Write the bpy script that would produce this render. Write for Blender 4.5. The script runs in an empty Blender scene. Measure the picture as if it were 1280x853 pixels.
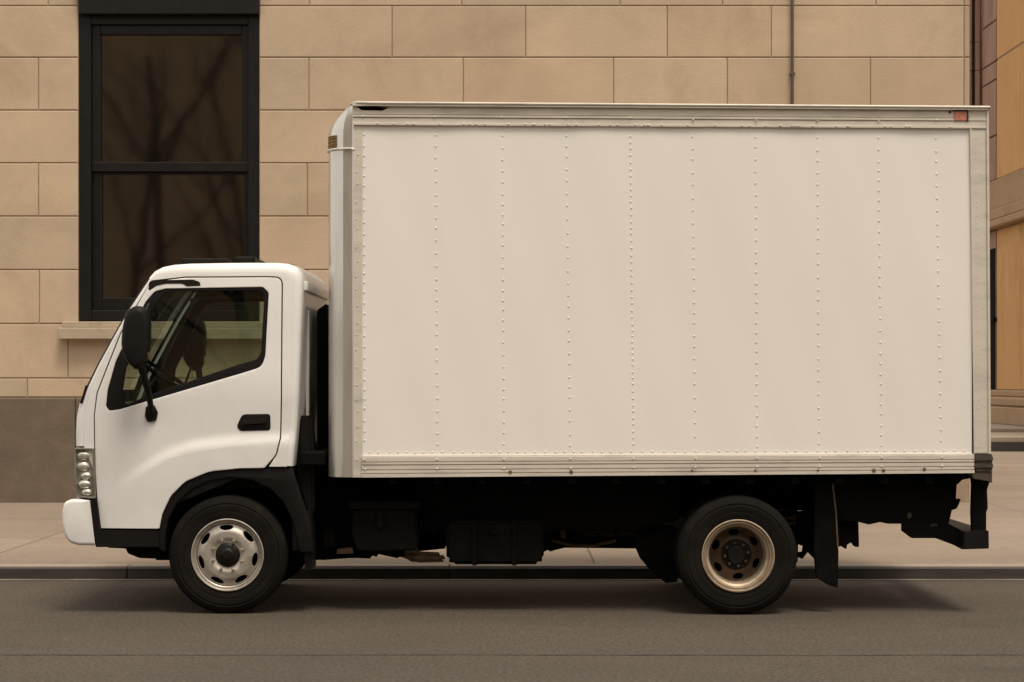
import bpy, bmesh, math, random
from math import radians as R, sin, cos, pi, sqrt
from mathutils import Vector, Matrix
random.seed(7)
scene = bpy.context.scene
COL = scene.collection
D0 = 12.8            # distance camera -> near side of the cargo box
F = 2555.0           # focal length in photo pixels
HZ = 475.0           # horizon row
CH = 1.475           # eye height
def W(px, py, d=D0):
    return ((px-640)*d/F, CH-(py-HZ)*d/F)

# ------------------------------------------------------------------ helpers
def tag(o, label=None, cat=None, group=None, kind=None):
    if label: o['label'] = label
    if cat: o['category'] = cat
    if group: o['group'] = group
    if kind: o['kind'] = kind
    return o
def empty(name, loc, label, cat, group=None):
    o = bpy.data.objects.new(name, None); COL.objects.link(o); o.location = loc
    o.empty_display_size = .2
    return tag(o, label, cat, group)
def link(name, me, parent=None):
    o = bpy.data.objects.new(name, me); COL.objects.link(o)
    if parent:
        o.parent = parent
        m = Matrix.Identity(4); p = parent
        while p: m = Matrix.Translation(p.location) @ m; p = p.parent
        off = m.to_translation()
        if off.length > 1e-9 and me.users <= 1:
            me.transform(Matrix.Translation(-off))
    return o
def obj(name, bm, mats, parent=None, smooth=None, recalc=True):
    """bmesh in world coordinates -> object"""
    if recalc: bmesh.ops.recalc_face_normals(bm, faces=bm.faces)
    me = bpy.data.meshes.new(name); bm.to_mesh(me); bm.free()
    for m in (mats if isinstance(mats, (list, tuple)) else [mats]): me.materials.append(m)
    if smooth is not None:
        for p in me.polygons: p.use_smooth = True
        try: me.set_sharp_from_angle(angle=R(smooth))
        except Exception: pass
    return link(name, me, parent)
def NB(): return bmesh.new()
def box(bm, x0, x1, y0, y1, z0, z1, bev=0, mi=0, seg=1):
    t = bmesh.new()
    vs = [t.verts.new((x, y, z)) for x in (x0, x1) for y in (y0, y1) for z in (z0, z1)]
    for f in ((0,1,3,2),(4,6,7,5),(0,4,5,1),(2,3,7,6),(0,2,6,4),(1,5,7,3)):
        t.faces.new([vs[i] for i in f])
    if bev: bmesh.ops.bevel(t, geom=t.edges[:], offset=bev, segments=seg, affect='EDGES', profile=.6)
    merge(bm, t, mi)
def merge(bm, t, mi=0):
    mp = {}
    for v in t.verts: mp[v] = bm.verts.new(v.co)
    for f in t.faces:
        try:
            nf = bm.faces.new([mp[v] for v in f.verts]); nf.material_index = mi; nf.smooth = f.smooth
        except ValueError: pass
    t.free()
def prism(bm, pts, y0, y1, bev=0, mi=0):
    """polygon in x,z extruded along y"""
    t = bmesh.new()
    a = [t.verts.new((x, y0, z)) for x, z in pts]; b = [t.verts.new((x, y1, z)) for x, z in pts]
    t.faces.new(a); t.faces.new(b[::-1]); n = len(pts)
    for i in range(n): t.faces.new((a[i], b[i], b[(i+1) % n], a[(i+1) % n]))
    if bev:
        bmesh.ops.recalc_face_normals(t, faces=t.faces)
        bmesh.ops.bevel(t, geom=t.edges[:], offset=bev, segments=2, affect='EDGES')
    bmesh.ops.triangulate(t, faces=[f for f in t.faces if len(f.verts) > 4])
    merge(bm, t, mi)
def tube(bm, pts, r, n=10, mi=0, cap=True):
    pts = [Vector(p) for p in pts]; rs = r if isinstance(r, (list, tuple)) else [r]*len(pts)
    rings = []; up = Vector((0.13, .3, 1)).normalized()
    for i, p in enumerate(pts):
        d = (pts[min(i+1, len(pts)-1)]-pts[max(i-1, 0)]).normalized()
        a = d.cross(up)
        if a.length < .05: a = d.cross(Vector((1, 0, 0)))
        a.normalize(); b = d.cross(a)
        rings.append([bm.verts.new(p+(a*cos(2*pi*k/n)+b*sin(2*pi*k/n))*rs[i]) for k in range(n)])
    for i in range(len(rings)-1):
        for k in range(n):
            f = bm.faces.new((rings[i][k], rings[i][(k+1) % n], rings[i+1][(k+1) % n], rings[i+1][k])); f.material_index = mi
    if cap:
        bm.faces.new(rings[0][::-1]).material_index = mi; bm.faces.new(rings[-1]).material_index = mi
def lathe(bm, prof, cx, cz, n=64, mi=0, closed=False, sy=1):
    """profile list (r, y) revolved about the y axis through (cx,cz)"""
    rings = [[bm.verts.new((cx+r*cos(2*pi*k/n), y, cz+r*sin(2*pi*k/n))) for k in range(n)] for r, y in prof]
    m = len(rings)
    for i in range(m if closed else m-1):
        a, b = rings[i], rings[(i+1) % m]
        for k in range(n):
            f = bm.faces.new((a[k], a[(k+1) % n], b[(k+1) % n], b[k])); f.material_index = mi
def fillet(pts, rad, seg=5):
    out = []; n = len(pts)
    for i in range(n):
        p = Vector(pts[i][:2]); r = pts[i][2] if len(pts[i]) > 2 else rad
        a = Vector(pts[i-1][:2]); b = Vector(pts[(i+1) % n][:2])
        if r <= 0: out.append(tuple(p)); continue
        u = (a-p); v = (b-p); lu, lv = u.length, v.length; u.normalize(); v.normalize()
        ang = u.angle(v)
        t = min(r/math.tan(ang/2), lu*.49, lv*.49)
        if ang > 3.0: out.append(tuple(p)); continue
        for k in range(seg+1):
            s = k/seg
            q = (p+u*t)*(1-s)**2+p*2*s*(1-s)+(p+v*t)*s*s
            out.append(tuple(q))
    return out
def offs(pts, d):
    """offset a closed polygon inward (d>0) in px space"""
    n = len(pts); A = sum(pts[i][0]*pts[(i+1) % n][1]-pts[(i+1) % n][0]*pts[i][1] for i in range(n))
    s = 1 if A > 0 else -1; out = []
    for i in range(n):
        p = Vector(pts[i]); a = Vector(pts[i-1]); b = Vector(pts[(i+1) % n])
        e1 = (p-a).normalized(); e2 = (b-p).normalized()
        nn = (Vector((-e1.y, e1.x))+Vector((-e2.y, e2.x)))
        if nn.length < 1e-6: nn = Vector((-e1.y, e1.x))
        nn.normalize(); c = max(.4, nn.dot(Vector((-e1.y, e1.x))))
        out.append(tuple(p+nn*s*d/c))
    return out
def toW(pts, d): return [W(p[0], p[1], d) for p in pts]
def plate(outer, holes, yf, thick, bev=.003, cell=None, disp=None):
    """bevelled panel in the x-z plane, front face at y=yf, body behind it; returns bmesh"""
    cu = bpy.data.curves.new('tmp', 'CURVE'); cu.dimensions = '2D'; cu.fill_mode = 'BOTH'
    for ring in [outer]+list(holes):
        sp = cu.splines.new('POLY'); sp.points.add(len(ring)-1)
        for i, p in enumerate(ring): sp.points[i].co = (p[0], p[1], 0, 1)
        sp.use_cyclic_u = True
    cu.extrude = max(thick/2-bev, .0005); cu.bevel_depth = bev; cu.bevel_resolution = 1; cu.offset = -bev
    o = bpy.data.objects.new('tmp', cu); COL.objects.link(o)
    dg = bpy.context.evaluated_depsgraph_get(); dg.update()
    me = bpy.data.meshes.new_from_object(o.evaluated_get(dg))
    bm = bmesh.new(); bm.from_mesh(me)
    bpy.data.objects.remove(o); bpy.data.curves.remove(cu); bpy.data.meshes.remove(me)
    bmesh.ops.remove_doubles(bm, verts=bm.verts, dist=1e-5)
    for v in bm.verts: v.co = Vector((v.co.x, yf+thick/2-v.co.z, v.co.y))
    if cell:
        xs = [v.co.x for v in bm.verts]; zs = [v.co.z for v in bm.verts]
        x = min(xs)+cell
        while x < max(xs):
            bmesh.ops.bisect_plane(bm, geom=bm.verts[:]+bm.edges[:]+bm.faces[:], plane_co=(x, 0, 0), plane_no=(1, 0, 0)); x += cell
        z = min(zs)+cell
        while z < max(zs):
            bmesh.ops.bisect_plane(bm, geom=bm.verts[:]+bm.edges[:]+bm.faces[:], plane_co=(0, 0, z), plane_no=(0, 0, 1)); z += cell
    if disp:
        for v in bm.verts: v.co.y += disp(v.co.x, v.co.z)
    return bm
def mirror_obj(o, yc, name=None, parent=None):
    me = o.data.copy()
    mw = Matrix.Translation(sum((Vector(p.location) for p in chain(o)), Vector()))
    me.transform(mw)
    me.transform(Matrix.Translation((0, 2*yc, 0)) @ Matrix.Scale(-1, 4, (0, 1, 0))); me.flip_normals()
    n = link(name or o.name.split('.')[0], me, parent)
    return n
def chain(o):
    p = o; L = []
    while p: L.append(p); p = p.parent
    return L
def sstep(a, b, x):
    t = max(0, min(1, (x-a)/(b-a))); return t*t*(3-2*t)
def interp(tab, x):
    if x <= tab[0][0]: return tab[0][1]
    for (a, b), (c, d) in zip(tab, tab[1:]):
        if x <= c: return b+(d-b)*(x-a)/(c-a)
    return tab[-1][1]

# ------------------------------------------------------------------ materials
def mat(name):
    m = bpy.data.materials.new(name); m.use_nodes = True
    nt = m.node_tree; b = nt.nodes['Principled BSDF']
    return m, nt, b
def N(nt, t, **k):
    n = nt.nodes.new(t)
    for a, v in k.items():
        if a in n.inputs: n.inputs[a].default_value = v
        else: setattr(n, a, v)
    return n
def rgba(c): return (c[0], c[1], c[2], 1)
def surf(name, col, rough=.5, metal=0, var=.12, scale=3, bump=0, bscale=60, spec=.5, coat=0, dirt=None, dscale=1.2, damt=.3, tint=None, stretch=(1,1,1), rvar=.08):
    """base colour with fine + coarse noise variation, optional dirt patches and bump, all in object/world metres"""
    m, nt, b = mat(name)
    tc = N(nt, 'ShaderNodeNewGeometry'); mp = N(nt, 'ShaderNodeMapping'); mp.inputs['Scale'].default_value = stretch
    nt.links.new(tc.outputs['Position'], mp.inputs['Vector'])
    n1 = N(nt, 'ShaderNodeTexNoise', Scale=scale, Detail=6, Roughness=.6); nt.links.new(mp.outputs[0], n1.inputs['Vector'])
    mr = N(nt, 'ShaderNodeMapRange'); mr.inputs['From Min'].default_value = .25; mr.inputs['From Max'].default_value = .75
    mr.inputs['To Min'].default_value = 1-var; mr.inputs['To Max'].default_value = 1+var
    nt.links.new(n1.outputs['Fac'], mr.inputs['Value'])
    mx = N(nt, 'ShaderNodeVectorMath', operation='SCALE'); mx.inputs[0].default_value = col
    nt.links.new(mr.outputs[0], mx.inputs['Scale'])
    out = mx.outputs[0]
    if dirt:
        n2 = N(nt, 'ShaderNodeTexNoise', Scale=dscale, Detail=8, Roughness=.7, Distortion=.6); nt.links.new(mp.outputs[0], n2.inputs['Vector'])
        r2 = N(nt, 'ShaderNodeMapRange'); r2.inputs['From Min'].default_value = .5; r2.inputs['From Max'].default_value = .78; r2.inputs['To Max'].default_value = damt
        nt.links.new(n2.outputs['Fac'], r2.inputs['Value'])
        mm = N(nt, 'ShaderNodeMix', data_type='RGBA'); nt.links.new(r2.outputs[0], mm.inputs[0]); nt.links.new(out, mm.inputs[6]); mm.inputs[7].default_value = rgba(dirt)
        out = mm.outputs[2]
    if tint:   # per-face vertex tint
        at = N(nt, 'ShaderNodeAttribute', attribute_name=tint)
        mm = N(nt, 'ShaderNodeMix', data_type='RGBA', blend_type='MULTIPLY'); mm.inputs[0].default_value = 1
        nt.links.new(out, mm.inputs[6]); nt.links.new(at.outputs['Color'], mm.inputs[7]); out = mm.outputs[2]
    nt.links.new(out, b.inputs['Base Color'])
    rr = N(nt, 'ShaderNodeMapRange'); rr.inputs['To Min'].default_value = max(0, rough-rvar); rr.inputs['To Max'].default_value = min(1, rough+rvar)
    nt.links.new(n1.outputs['Fac'], rr.inputs['Value']); nt.links.new(rr.outputs[0], b.inputs['Roughness'])
    b.inputs['Metallic'].default_value = metal; b.inputs['Specular IOR Level'].default_value = spec
    b.inputs['Coat Weight'].default_value = coat; b.inputs['Coat Roughness'].default_value = .06
    if bump:
        nb = N(nt, 'ShaderNodeTexNoise', Scale=bscale, Detail=5, Roughness=.65); nt.links.new(mp.outputs[0], nb.inputs['Vector'])
        bp = N(nt, 'ShaderNodeBump', Strength=1.0, Distance=bump); nt.links.new(nb.outputs['Fac'], bp.inputs['Height']); nt.links.new(bp.outputs[0], b.inputs['Normal'])
    return m
def glassmat(name, tint, refl=1.5, rough=.01, wav=0):
    m = bpy.data.materials.new(name); m.use_nodes = True; nt = m.node_tree; nt.nodes.clear()
    o = N(nt, 'ShaderNodeOutputMaterial'); mx = N(nt, 'ShaderNodeMixShader'); f0 = ((refl-1)/(refl+1))**2
    lw = N(nt, 'ShaderNodeLayerWeight'); lw.inputs['Blend'].default_value = .5
    pw = N(nt, 'ShaderNodeMath', operation='POWER'); pw.inputs[1].default_value = 5; nt.links.new(lw.outputs['Facing'], pw.inputs[0])
    fr = N(nt, 'ShaderNodeMath', operation='MULTIPLY_ADD'); fr.inputs[1].default_value = 1-f0; fr.inputs[2].default_value = f0; nt.links.new(pw.outputs[0], fr.inputs[0])
    tr = N(nt, 'ShaderNodeBsdfTransparent'); tr.inputs[0].default_value = rgba(tint)
    gl = N(nt, 'ShaderNodeBsdfGlossy', Roughness=rough); gl.inputs[0].default_value = (.95, .95, .95, 1)
    nt.links.new(fr.outputs[0], mx.inputs[0]); nt.links.new(tr.outputs[0], mx.inputs[1]); nt.links.new(gl.outputs[0], mx.inputs[2]); nt.links.new(mx.outputs[0], o.inputs[0])
    if wav:
        g = N(nt, 'ShaderNodeNewGeometry'); nb = N(nt, 'ShaderNodeTexNoise', Scale=1.6, Detail=1); nt.links.new(g.outputs['Position'], nb.inputs['Vector'])
        bp = N(nt, 'ShaderNodeBump', Strength=1.0, Distance=wav); nt.links.new(nb.outputs['Fac'], bp.inputs['Height'])
        nt.links.new(bp.outputs[0], gl.inputs['Normal'])
    return m
M = {}
M['cab'] = surf('cab_white_paint', (.69,.68,.66), .36, var=.025, coat=.35, dirt=(.45,.40,.33), dscale=2.6, damt=.2)
M['panel'] = surf('box_panel_paint', (.745,.715,.665), .45, var=.018, scale=1.1, spec=.35, dirt=(.58,.52,.44), dscale=.9, damt=.12, stretch=(1,1,.7))
M['rail'] = surf('rail_cream_metal', (.66,.62,.54), .38, metal=.25, var=.07, scale=6, dirt=(.20,.16,.11), dscale=5, damt=.4, stretch=(.5,1,2))
M['post'] = surf('corner_aluminium', (.62,.60,.56), .30, metal=.75, var=.05, scale=4, dirt=(.25,.21,.16), dscale=3, damt=.25, stretch=(2,2,.4))
M['black'] = surf('black_plastic', (.0055,.005,.0045), .55, var=.25, dirt=(.02,.016,.012), dscale=5, damt=.35, spec=.16)
M['under'] = surf('underbody_black', (.0035,.0033,.0028), .8, var=.3, dirt=(.016,.012,.008), dscale=6, damt=.45, spec=.08)
M['gloss'] = surf('black_gloss', (.008,.008,.008), .12, var=.1, coat=.3)
M['chassis'] = surf('chassis_black', (.0035,.0034,.003), .8, var=.3, dirt=(.012,.009,.006), dscale=4, damt=.4, spec=.08)
M['rust'] = surf('rusty_metal', (.10,.062,.034), .8, var=.4, scale=20, dirt=(.22,.15,.09), dscale=14, damt=.8)
M['rubber'] = surf('tyre_rubber', (.0062,.0052,.0042), .8, var=.25, scale=7, dirt=(.024,.018,.012), dscale=4, damt=.5, bump=.0008, bscale=120, spec=.12)
M['rim'] = surf('rim_silver', (.43,.395,.345), .42, metal=.55, var=.18, scale=14, dirt=(.15,.10,.065), dscale=9, damt=.75)
M['dish'] = surf('rear_dish_brown', (.08,.052,.031), .55, metal=.3, var=.3, scale=10, dirt=(.06,.04,.025), dscale=12, damt=.7)
M['rimlip'] = surf('rear_rim_lip', (.42,.335,.245), .42, metal=.55, var=.15, scale=10, dirt=(.14,.085,.05), dscale=7, damt=.8)
M['hub'] = surf('hub_dark', (.007,.006,.005), .5, var=.3, scale=20, spec=.2)
M['reflector'] = surf('lamp_reflector', (.86,.85,.82), .22, metal=.8, var=.25, scale=40)
M['housing'] = surf('lamp_housing', (.27,.26,.235), .3, metal=.3, var=.25, scale=25)
M['lens'] = glassmat('lamp_lens', (.97,.97,.95), 1.5, .03)
M['cabglass'] = glassmat('cab_green_glass', (.735,.79,.73), 1.42, .01)
M['winglass'] = glassmat('window_glass', (.60,.58,.52), 1.95, .042, wav=.0012)
M['mirror'] = surf('mirror_glass', (.8,.8,.8), .03, metal=1, var=.0)
M['seat'] = surf('seat_cloth', (.035,.036,.032), .9, var=.2, bump=.002, bscale=200)
M['inner'] = surf('cab_lining', (.055,.055,.048), .8, var=.1)
M['amber'] = surf('marker_gold', (.42,.24,.05), .35, metal=.2, var=.5, scale=60, stretch=(.2,.2,3))
M['amberline'] = surf('marker_dark_print', (.06,.04,.015), .5)
M['red'] = surf('marker_red', (.44,.17,.115), .4, var=.25, scale=50)
M['redblack'] = surf('marker_recess', (.02,.012,.01), .6)
M['stone'] = surf('limestone_block', (.455,.35,.245), .85, var=.11, scale=1.3, bump=.003, bscale=45, dirt=(.30,.215,.14), dscale=.8, damt=.65, tint='tint', spec=.2)
M['joint'] = surf('mortar_joint', (.27,.20,.135), .95, var=.2, scale=9)
M['plinth'] = surf('brown_plinth_stone', (.135,.103,.074), .8, var=.16, scale=5, bump=.004, bscale=60, dirt=(.09,.068,.048), dscale=2.4, damt=.6, spec=.25)
M['sill'] = surf('sill_stone', (.36,.29,.21), .8, var=.1, scale=4, bump=.002, bscale=60, dirt=(.12,.09,.06), dscale=3, damt=.5, stretch=(1,1,2))
M['wframe'] = surf('window_black_paint', (.006,.0055,.005), .42, var=.2, scale=6, spec=.25)
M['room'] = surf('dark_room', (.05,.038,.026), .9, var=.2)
M['orange'] = surf('ochre_stone', (.52,.29,.12), .85, var=.09, scale=.8, bump=.003, bscale=20, dirt=(.25,.14,.065), dscale=.8, damt=.8, stretch=(1,1,.5), spec=.15)
M['tan'] = surf('tan_band_stone', (.34,.225,.135), .85, var=.12, scale=1.2, dirt=(.2,.13,.08), dscale=1, damt=.5, spec=.15)
M['redstone'] = surf('red_brown_stone', (.30,.185,.135), .85, var=.35, scale=2.5, dirt=(.10,.062,.046), dscale=1.6, damt=.8, stretch=(3,3,.25), spec=.15)
M['joint2'] = surf('dark_opening', (.008,.007,.006), .9, spec=.05)
M['walk2'] = surf('pale_step_stone', (.30,.245,.185), .85, var=.12, scale=2, dirt=(.18,.14,.1), dscale=1.2, damt=.5)
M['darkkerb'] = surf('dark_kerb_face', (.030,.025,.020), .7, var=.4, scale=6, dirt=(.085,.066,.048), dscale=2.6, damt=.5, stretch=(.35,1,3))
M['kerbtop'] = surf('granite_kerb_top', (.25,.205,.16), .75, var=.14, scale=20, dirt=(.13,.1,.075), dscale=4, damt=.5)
M['brick'] = surf('far_brown_facade', (.36,.25,.15), .85, var=.3, scale=.4)
M['bark'] = surf('bark', (.045,.034,.024), .9, var=.3, scale=8, stretch=(1,1,.3))
M['pipe'] = surf('pipe_brown', (.075,.05,.042), .5, var=.25, scale=8)
def ground_mat(name, col, slabs=None, crackcol=None):
    m, nt, b = mat(name)
    g = N(nt, 'ShaderNodeNewGeometry')
    def noise(s, d=4, r=.6, st=None):
        n = N(nt, 'ShaderNodeTexNoise', Scale=s, Detail=d, Roughness=r)
        if st:
            mp = N(nt, 'ShaderNodeMapping'); mp.inputs['Scale'].default_value = st; nt.links.new(g.outputs['Position'], mp.inputs[0]); nt.links.new(mp.outputs[0], n.inputs['Vector'])
        else: nt.links.new(g.outputs['Position'], n.inputs['Vector'])
        return n.outputs['Fac']
    def rng(v, a, b_, c, d):
        r = N(nt, 'ShaderNodeMapRange'); r.inputs[1].default_value = a; r.inputs[2].default_value = b_; r.inputs[3].default_value = c; r.inputs[4].default_value = d
        nt.links.new(v, r.inputs[0]); return r.outputs[0]
    def mul(a, c):
        q = N(nt, 'ShaderNodeMath', operation='MULTIPLY'); nt.links.new(a, q.inputs[0]); nt.links.new(c, q.inputs[1]); return q.outputs[0]
    f1 = rng(noise(.55, 5, .6, (.5, 1, 1)), .3, .7, .84, 1.14)
    if slabs:
        f2 = rng(noise(38, 3, .8), .3, .7, .90, 1.10)
    else:
        f2 = mul(rng(noise(42, 3, .95), .40, .60, .52, 1.5), rng(noise(1.1, 6, .75, (.4, 1, 1)), .52, .75, 1, .72))
    f = mul(f1, f2)
    f = mul(f, rng(noise(9, 5, .7), .3, .7, .92, 1.08))
    hgt = noise(95 if not slabs else 60, 4, .8)
    if slabs:
        br = N(nt, 'ShaderNodeTexBrick'); br.offset = 0.0; br.squash = 1
        mp = N(nt, 'ShaderNodeMapping'); mp.inputs['Location'].default_value = slabs[2]
        nt.links.new(g.outputs['Position'], mp.inputs[0]); nt.links.new(mp.outputs[0], br.inputs['Vector'])
        br.inputs['Scale'].default_value = 1; br.inputs['Brick Width'].default_value = slabs[0]; br.inputs['Row Height'].default_value = slabs[1]
        br.inputs['Mortar Size'].default_value = .009; br.inputs['Mortar Smooth'].default_value = .2
        br.inputs['Color1'].default_value = (1, 1, 1, 1); br.inputs['Color2'].default_value = (.88, .88, .88, 1); br.inputs['Mortar'].default_value = (.42, .40, .38, 1)
        sc = N(nt, 'ShaderNodeSeparateColor'); nt.links.new(br.outputs['Color'], sc.inputs[0]); f = mul(f, sc.outputs[0])
        f = mul(f, rng(noise(1.4, 6, .75, (.35, 1, 1)), .55, .75, 1, .8))
    mx = N(nt, 'ShaderNodeVectorMath', operation='SCALE'); mx.inputs[0].default_value = col; nt.links.new(f, mx.inputs['Scale'])
    nt.links.new(mx.outputs[0], b.inputs['Base Color'])
    b.inputs['Roughness'].default_value = .85; b.inputs['Specular IOR Level'].default_value = .3
    bp = N(nt, 'ShaderNodeBump', Strength=.8, Distance=.006 if not slabs else .002); nt.links.new(hgt, bp.inputs['Height']); nt.links.new(bp.outputs[0], b.inputs['Normal'])
    return m
M['asphalt'] = ground_mat('asphalt', (.066,.053,.040))
M['seam'] = surf('tar_seam', (.025,.021,.018), .8, var=.3, scale=9)
M['sidewalk'] = ground_mat('concrete_sidewalk', (.225,.178,.135), slabs=(4.7, 2.6, (-.62, -2.46, 0)))
M['earth'] = ground_mat('ground_base', (.11,.095,.08))

# ------------------------------------------------------------------ setting: ground
def sheet(name, x0, x1, y0, y1, z, m):
    bm = NB(); vs = [bm.verts.new(p) for p in ((x0,y0,z),(x1,y0,z),(x1,y1,z),(x0,y1,z))]; bm.faces.new(vs)
    return tag(obj(name, bm, m, recalc=False), kind='structure')
KY = 15.1-D0                    # kerb face
SW = .095                       # sidewalk height
sheet('ground', -800, 800, -800, 800, -.02, M['earth'])
sheet('road', -90, 90, -15.5, KY+.02, 0, M['asphalt'])
bm = NB(); box(bm, -90, 90, KY+.19, 70, -.015, SW)
tag(obj('sidewalk', bm, M['sidewalk']), kind='structure')
bm = NB(); box(bm, -90, 90, -24, -15.7, -.015, SW); tag(obj('sidewalk', bm, M['sidewalk']), kind='structure')
bm = NB(); box(bm, -90, 90, -15.7, -15.5, -.015, SW, .01); tag(obj('kerb', bm, M['kerbtop']), kind='structure')
# kerb: granite top with darker-coloured face, in stones
bm = NB(); x = -31.4
while x < 32:
    L = 2.38
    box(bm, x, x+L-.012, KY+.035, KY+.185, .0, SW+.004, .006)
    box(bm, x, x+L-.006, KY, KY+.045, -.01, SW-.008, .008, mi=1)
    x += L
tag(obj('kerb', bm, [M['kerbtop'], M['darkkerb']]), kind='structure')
# tar seam across the lane and a pale gutter line
def strip(name, y, w, z, m, jit, x0=-20, x1=20, n=400):
    bm = NB(); prev = None; o = 0
    for i in range(n+1):
        X = x0+(x1-x0)*i/n; o += random.uniform(-jit, jit); o *= .96; ww = w*random.uniform(.6, 1.3)
        a = bm.verts.new((X, y+o-ww/2, z)); b = bm.verts.new((X, y+o+ww/2, z))
        if prev: bm.faces.new((prev[0], a, b, prev[1]))
        prev = (a, b)
    return tag(obj(name, bm, m), kind='structure')
strip('road_seam', -1.83, .016, .004, M['seam'], .006)
strip('gutter', KY-.035, .05, .004, M['kerbtop'], .001)

# ------------------------------------------------------------------ setting: stone building
DW = 23.0; YW = DW-D0
bld = empty('stone_building', (0, YW, 0), 'tan limestone block building with black sash window and brown base behind the white truck', 'building')
def X23(px): return (px-640)*DW/F
def Z23(py): return CH-(py-HZ)*DW/F
courses = [497, 473, 405, 337.5, 270.5, 204, 138, 72, 7.5]
while courses[-1] > -520: courses.append(courses[-1]-66.3)
vj = {0: [34, 225, 400, 590, 780, 960, 1150], 1: [85, 240, 420, 610, 800, 990], 2: [49, 220, 384, 580, 775, 960, 1090], 3: [-60, 200, 450, 640, 835, 1000],
      4: [48, 240, 384, 579, 767, 909, 1088], 5: [-80, 180, 470, 657, 834, 1000], 6: [48, 230, 386, 579, 767, 909, 1088],
      7: [-70, 200, 490, 657, 834, 964, 1205], 8: [60, 240, 387, 577, 775, 903, 1095]}
win = (98, 324, -14, 402)       # x0,x1,ytop,ybottom px of the opening
bm = NB(); cl = bm.loops.layers.color.new('tint')
def block(px0, px1, pyb, pyt, shade=None):
    g = .65
    x0, x1, z0, z1 = X23(px0)+.006, X23(px1)-.006, Z23(pyb)+.006, Z23(pyt)-.006
    if x1-x0 < .02 or z1-z0 < .02: return
    s = shade or random.uniform(.955, 1.03); w = random.uniform(-.012, .012)
    t = .008; yb = YW+.014; yf = YW+random.uniform(-.001, .001)
    vb = [bm.verts.new(p) for p in ((x0,yb,z0),(x1,yb,z0),(x1,yb,z1),(x0,yb,z1))]
    vm = [bm.verts.new(p) for p in ((x0,yf+.004,z0),(x1,yf+.004,z0),(x1,yf+.004,z1),(x0,yf+.004,z1))]
    vf = [bm.verts.new(p) for p in ((x0+t,yf,z0+t),(x1-t,yf,z0+t),(x1-t,yf,z1-t),(x0+t,yf,z1-t))]
    fs = [bm.faces.new(vf)]+[bm.faces.new((vm[i], vm[(i+1) % 4], vf[(i+1) % 4], vf[i])) for i in range(4)]+[bm.faces.new((vb[i], vb[(i+1) % 4], vm[(i+1) % 4], vm[i])) for i in range(4)]
    for f in fs:
        for l in f.loops: l[cl] = (s*(1+w), s, s*(1-w), 1)
XL, XR = -700, 1205
for ci in range(len(courses)-1):
    yb, yt = courses[ci], courses[ci+1]
    js = sorted([j for j in vj.get(ci, vj[7 + ci % 2]) ])
    js2 = [XL]; x = js[0]
    back = []
    while x-190 > XL: x -= 190; back.append(x)
    js2 += sorted(back)+js; x = js[-1]
    while x+185 < XR-60: x += 185; js2.append(x)
    if js2[-1] < XR: js2.append(XR)
    for a, b in zip(js2, js2[1:]):
        if b-a < 3: continue
        if yb > win[2] and yt < win[3]+.01 and b > win[0] and a < win[1]:
            mid_t = max(yt, win[2]); 
            if a < win[0]: block(a, win[0], yb, yt)
            if b > win[1]: block(win[1], b, yb, yt)
            if yt < win[2]: block(max(a, win[0]), min(b, win[1]), win[2], yt)
            if yb > win[3]: block(max(a, win[0]), min(b, win[1]), yb, win[3])
        else: block(a, b, yb, yt)
# corner quoin strip at the right end
for k in range(0, len(courses)-1):
    block(1205, 1212.5, courses[k], courses[k+1], .93)
wall = obj('wall', bm, [M['stone']], bld, recalc=False)
# backing wall (mortar) with opening, and the side return
bm = NB()
zt, zb = Z23(-520), 0
ox0, ox1, oz0, oz1 = X23(win[0]), X23(win[1]), Z23(win[3]), Z23(win[2])
yb0, yb1 = YW+.010, YW+.42
box(bm, X23(XL), ox0, yb0, yb1, zb, zt); box(bm, ox1, X23(1212), yb0, yb1, zb, zt)
box(bm, ox0, ox1, yb0, yb1, zb, oz0); box(bm, ox0, ox1, yb0, yb1, oz1, zt)
obj('mortar_backing', bm, M['joint'], bld)
bm = NB(); cl = bm.loops.layers.color.new('tint')
box(bm, X23(1212.5)-.3, X23(1212.5), YW+.43, YW+14, 0, zt)
for f in bm.faces:
    for l in f.loops: l[cl] = (.95, .95, .95, 1)
obj('side_wall', bm, M['stone'], bld)
bm = NB()
xs = [XL, -420, -160, 95, 420, 700, 960, 1188]
for a, b in zip(xs, xs[1:]): box(bm, X23(a)+.003, X23(b)-.003, YW-.045, YW+.02, SW-.01, Z23(497.5), .012)
obj('plinth', bm, M['plinth'], bld)
# window
bm = NB()
def fr(bm, px0, px1, py0, py1, ya, yb, bev=.006): box(bm, X23(px0), X23(px1), YW+ya, YW+yb, Z23(py1), Z23(py0), bev)
# outer casing
fr(bm, 98.5, 113, -13, 401, .02, .20); fr(bm, 310, 323.5, -13, 401, .02, .20)
fr(bm, 113, 310, -13, 30, .03, .20); fr(bm, 113, 310, 388, 401, .03, .20)
wf = obj('window', bm, M['wframe'], bld)
bm = NB()
fr(bm, 113, 124, 30, 204, .07, .16); fr(bm, 301, 310, 30, 204, .07, .16); fr(bm, 124, 301, 30, 42, .07, .16); fr(bm, 113, 310, 202, 214, .065, .17)
obj('upper_sash', bm, M['wframe'], wf)
bm = NB()
fr(bm, 113, 125, 214, 388, .10, .19); fr(bm, 303, 310, 214, 388, .10, .19); fr(bm, 125, 303, 372, 388, .10, .19); fr(bm, 125, 303, 214.5, 217, .10, .19)
obj('lower_sash', bm, M['wframe'], wf)
bm = NB(); fr(bm, 123, 302, 41, 203, .115, .121, 0); obj('window_pane', bm, M['winglass'], wf)
bm = NB(); fr(bm, 124, 304, 213, 373, .145, .151, 0); obj('window_pane', bm, M['winglass'], wf)
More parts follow.
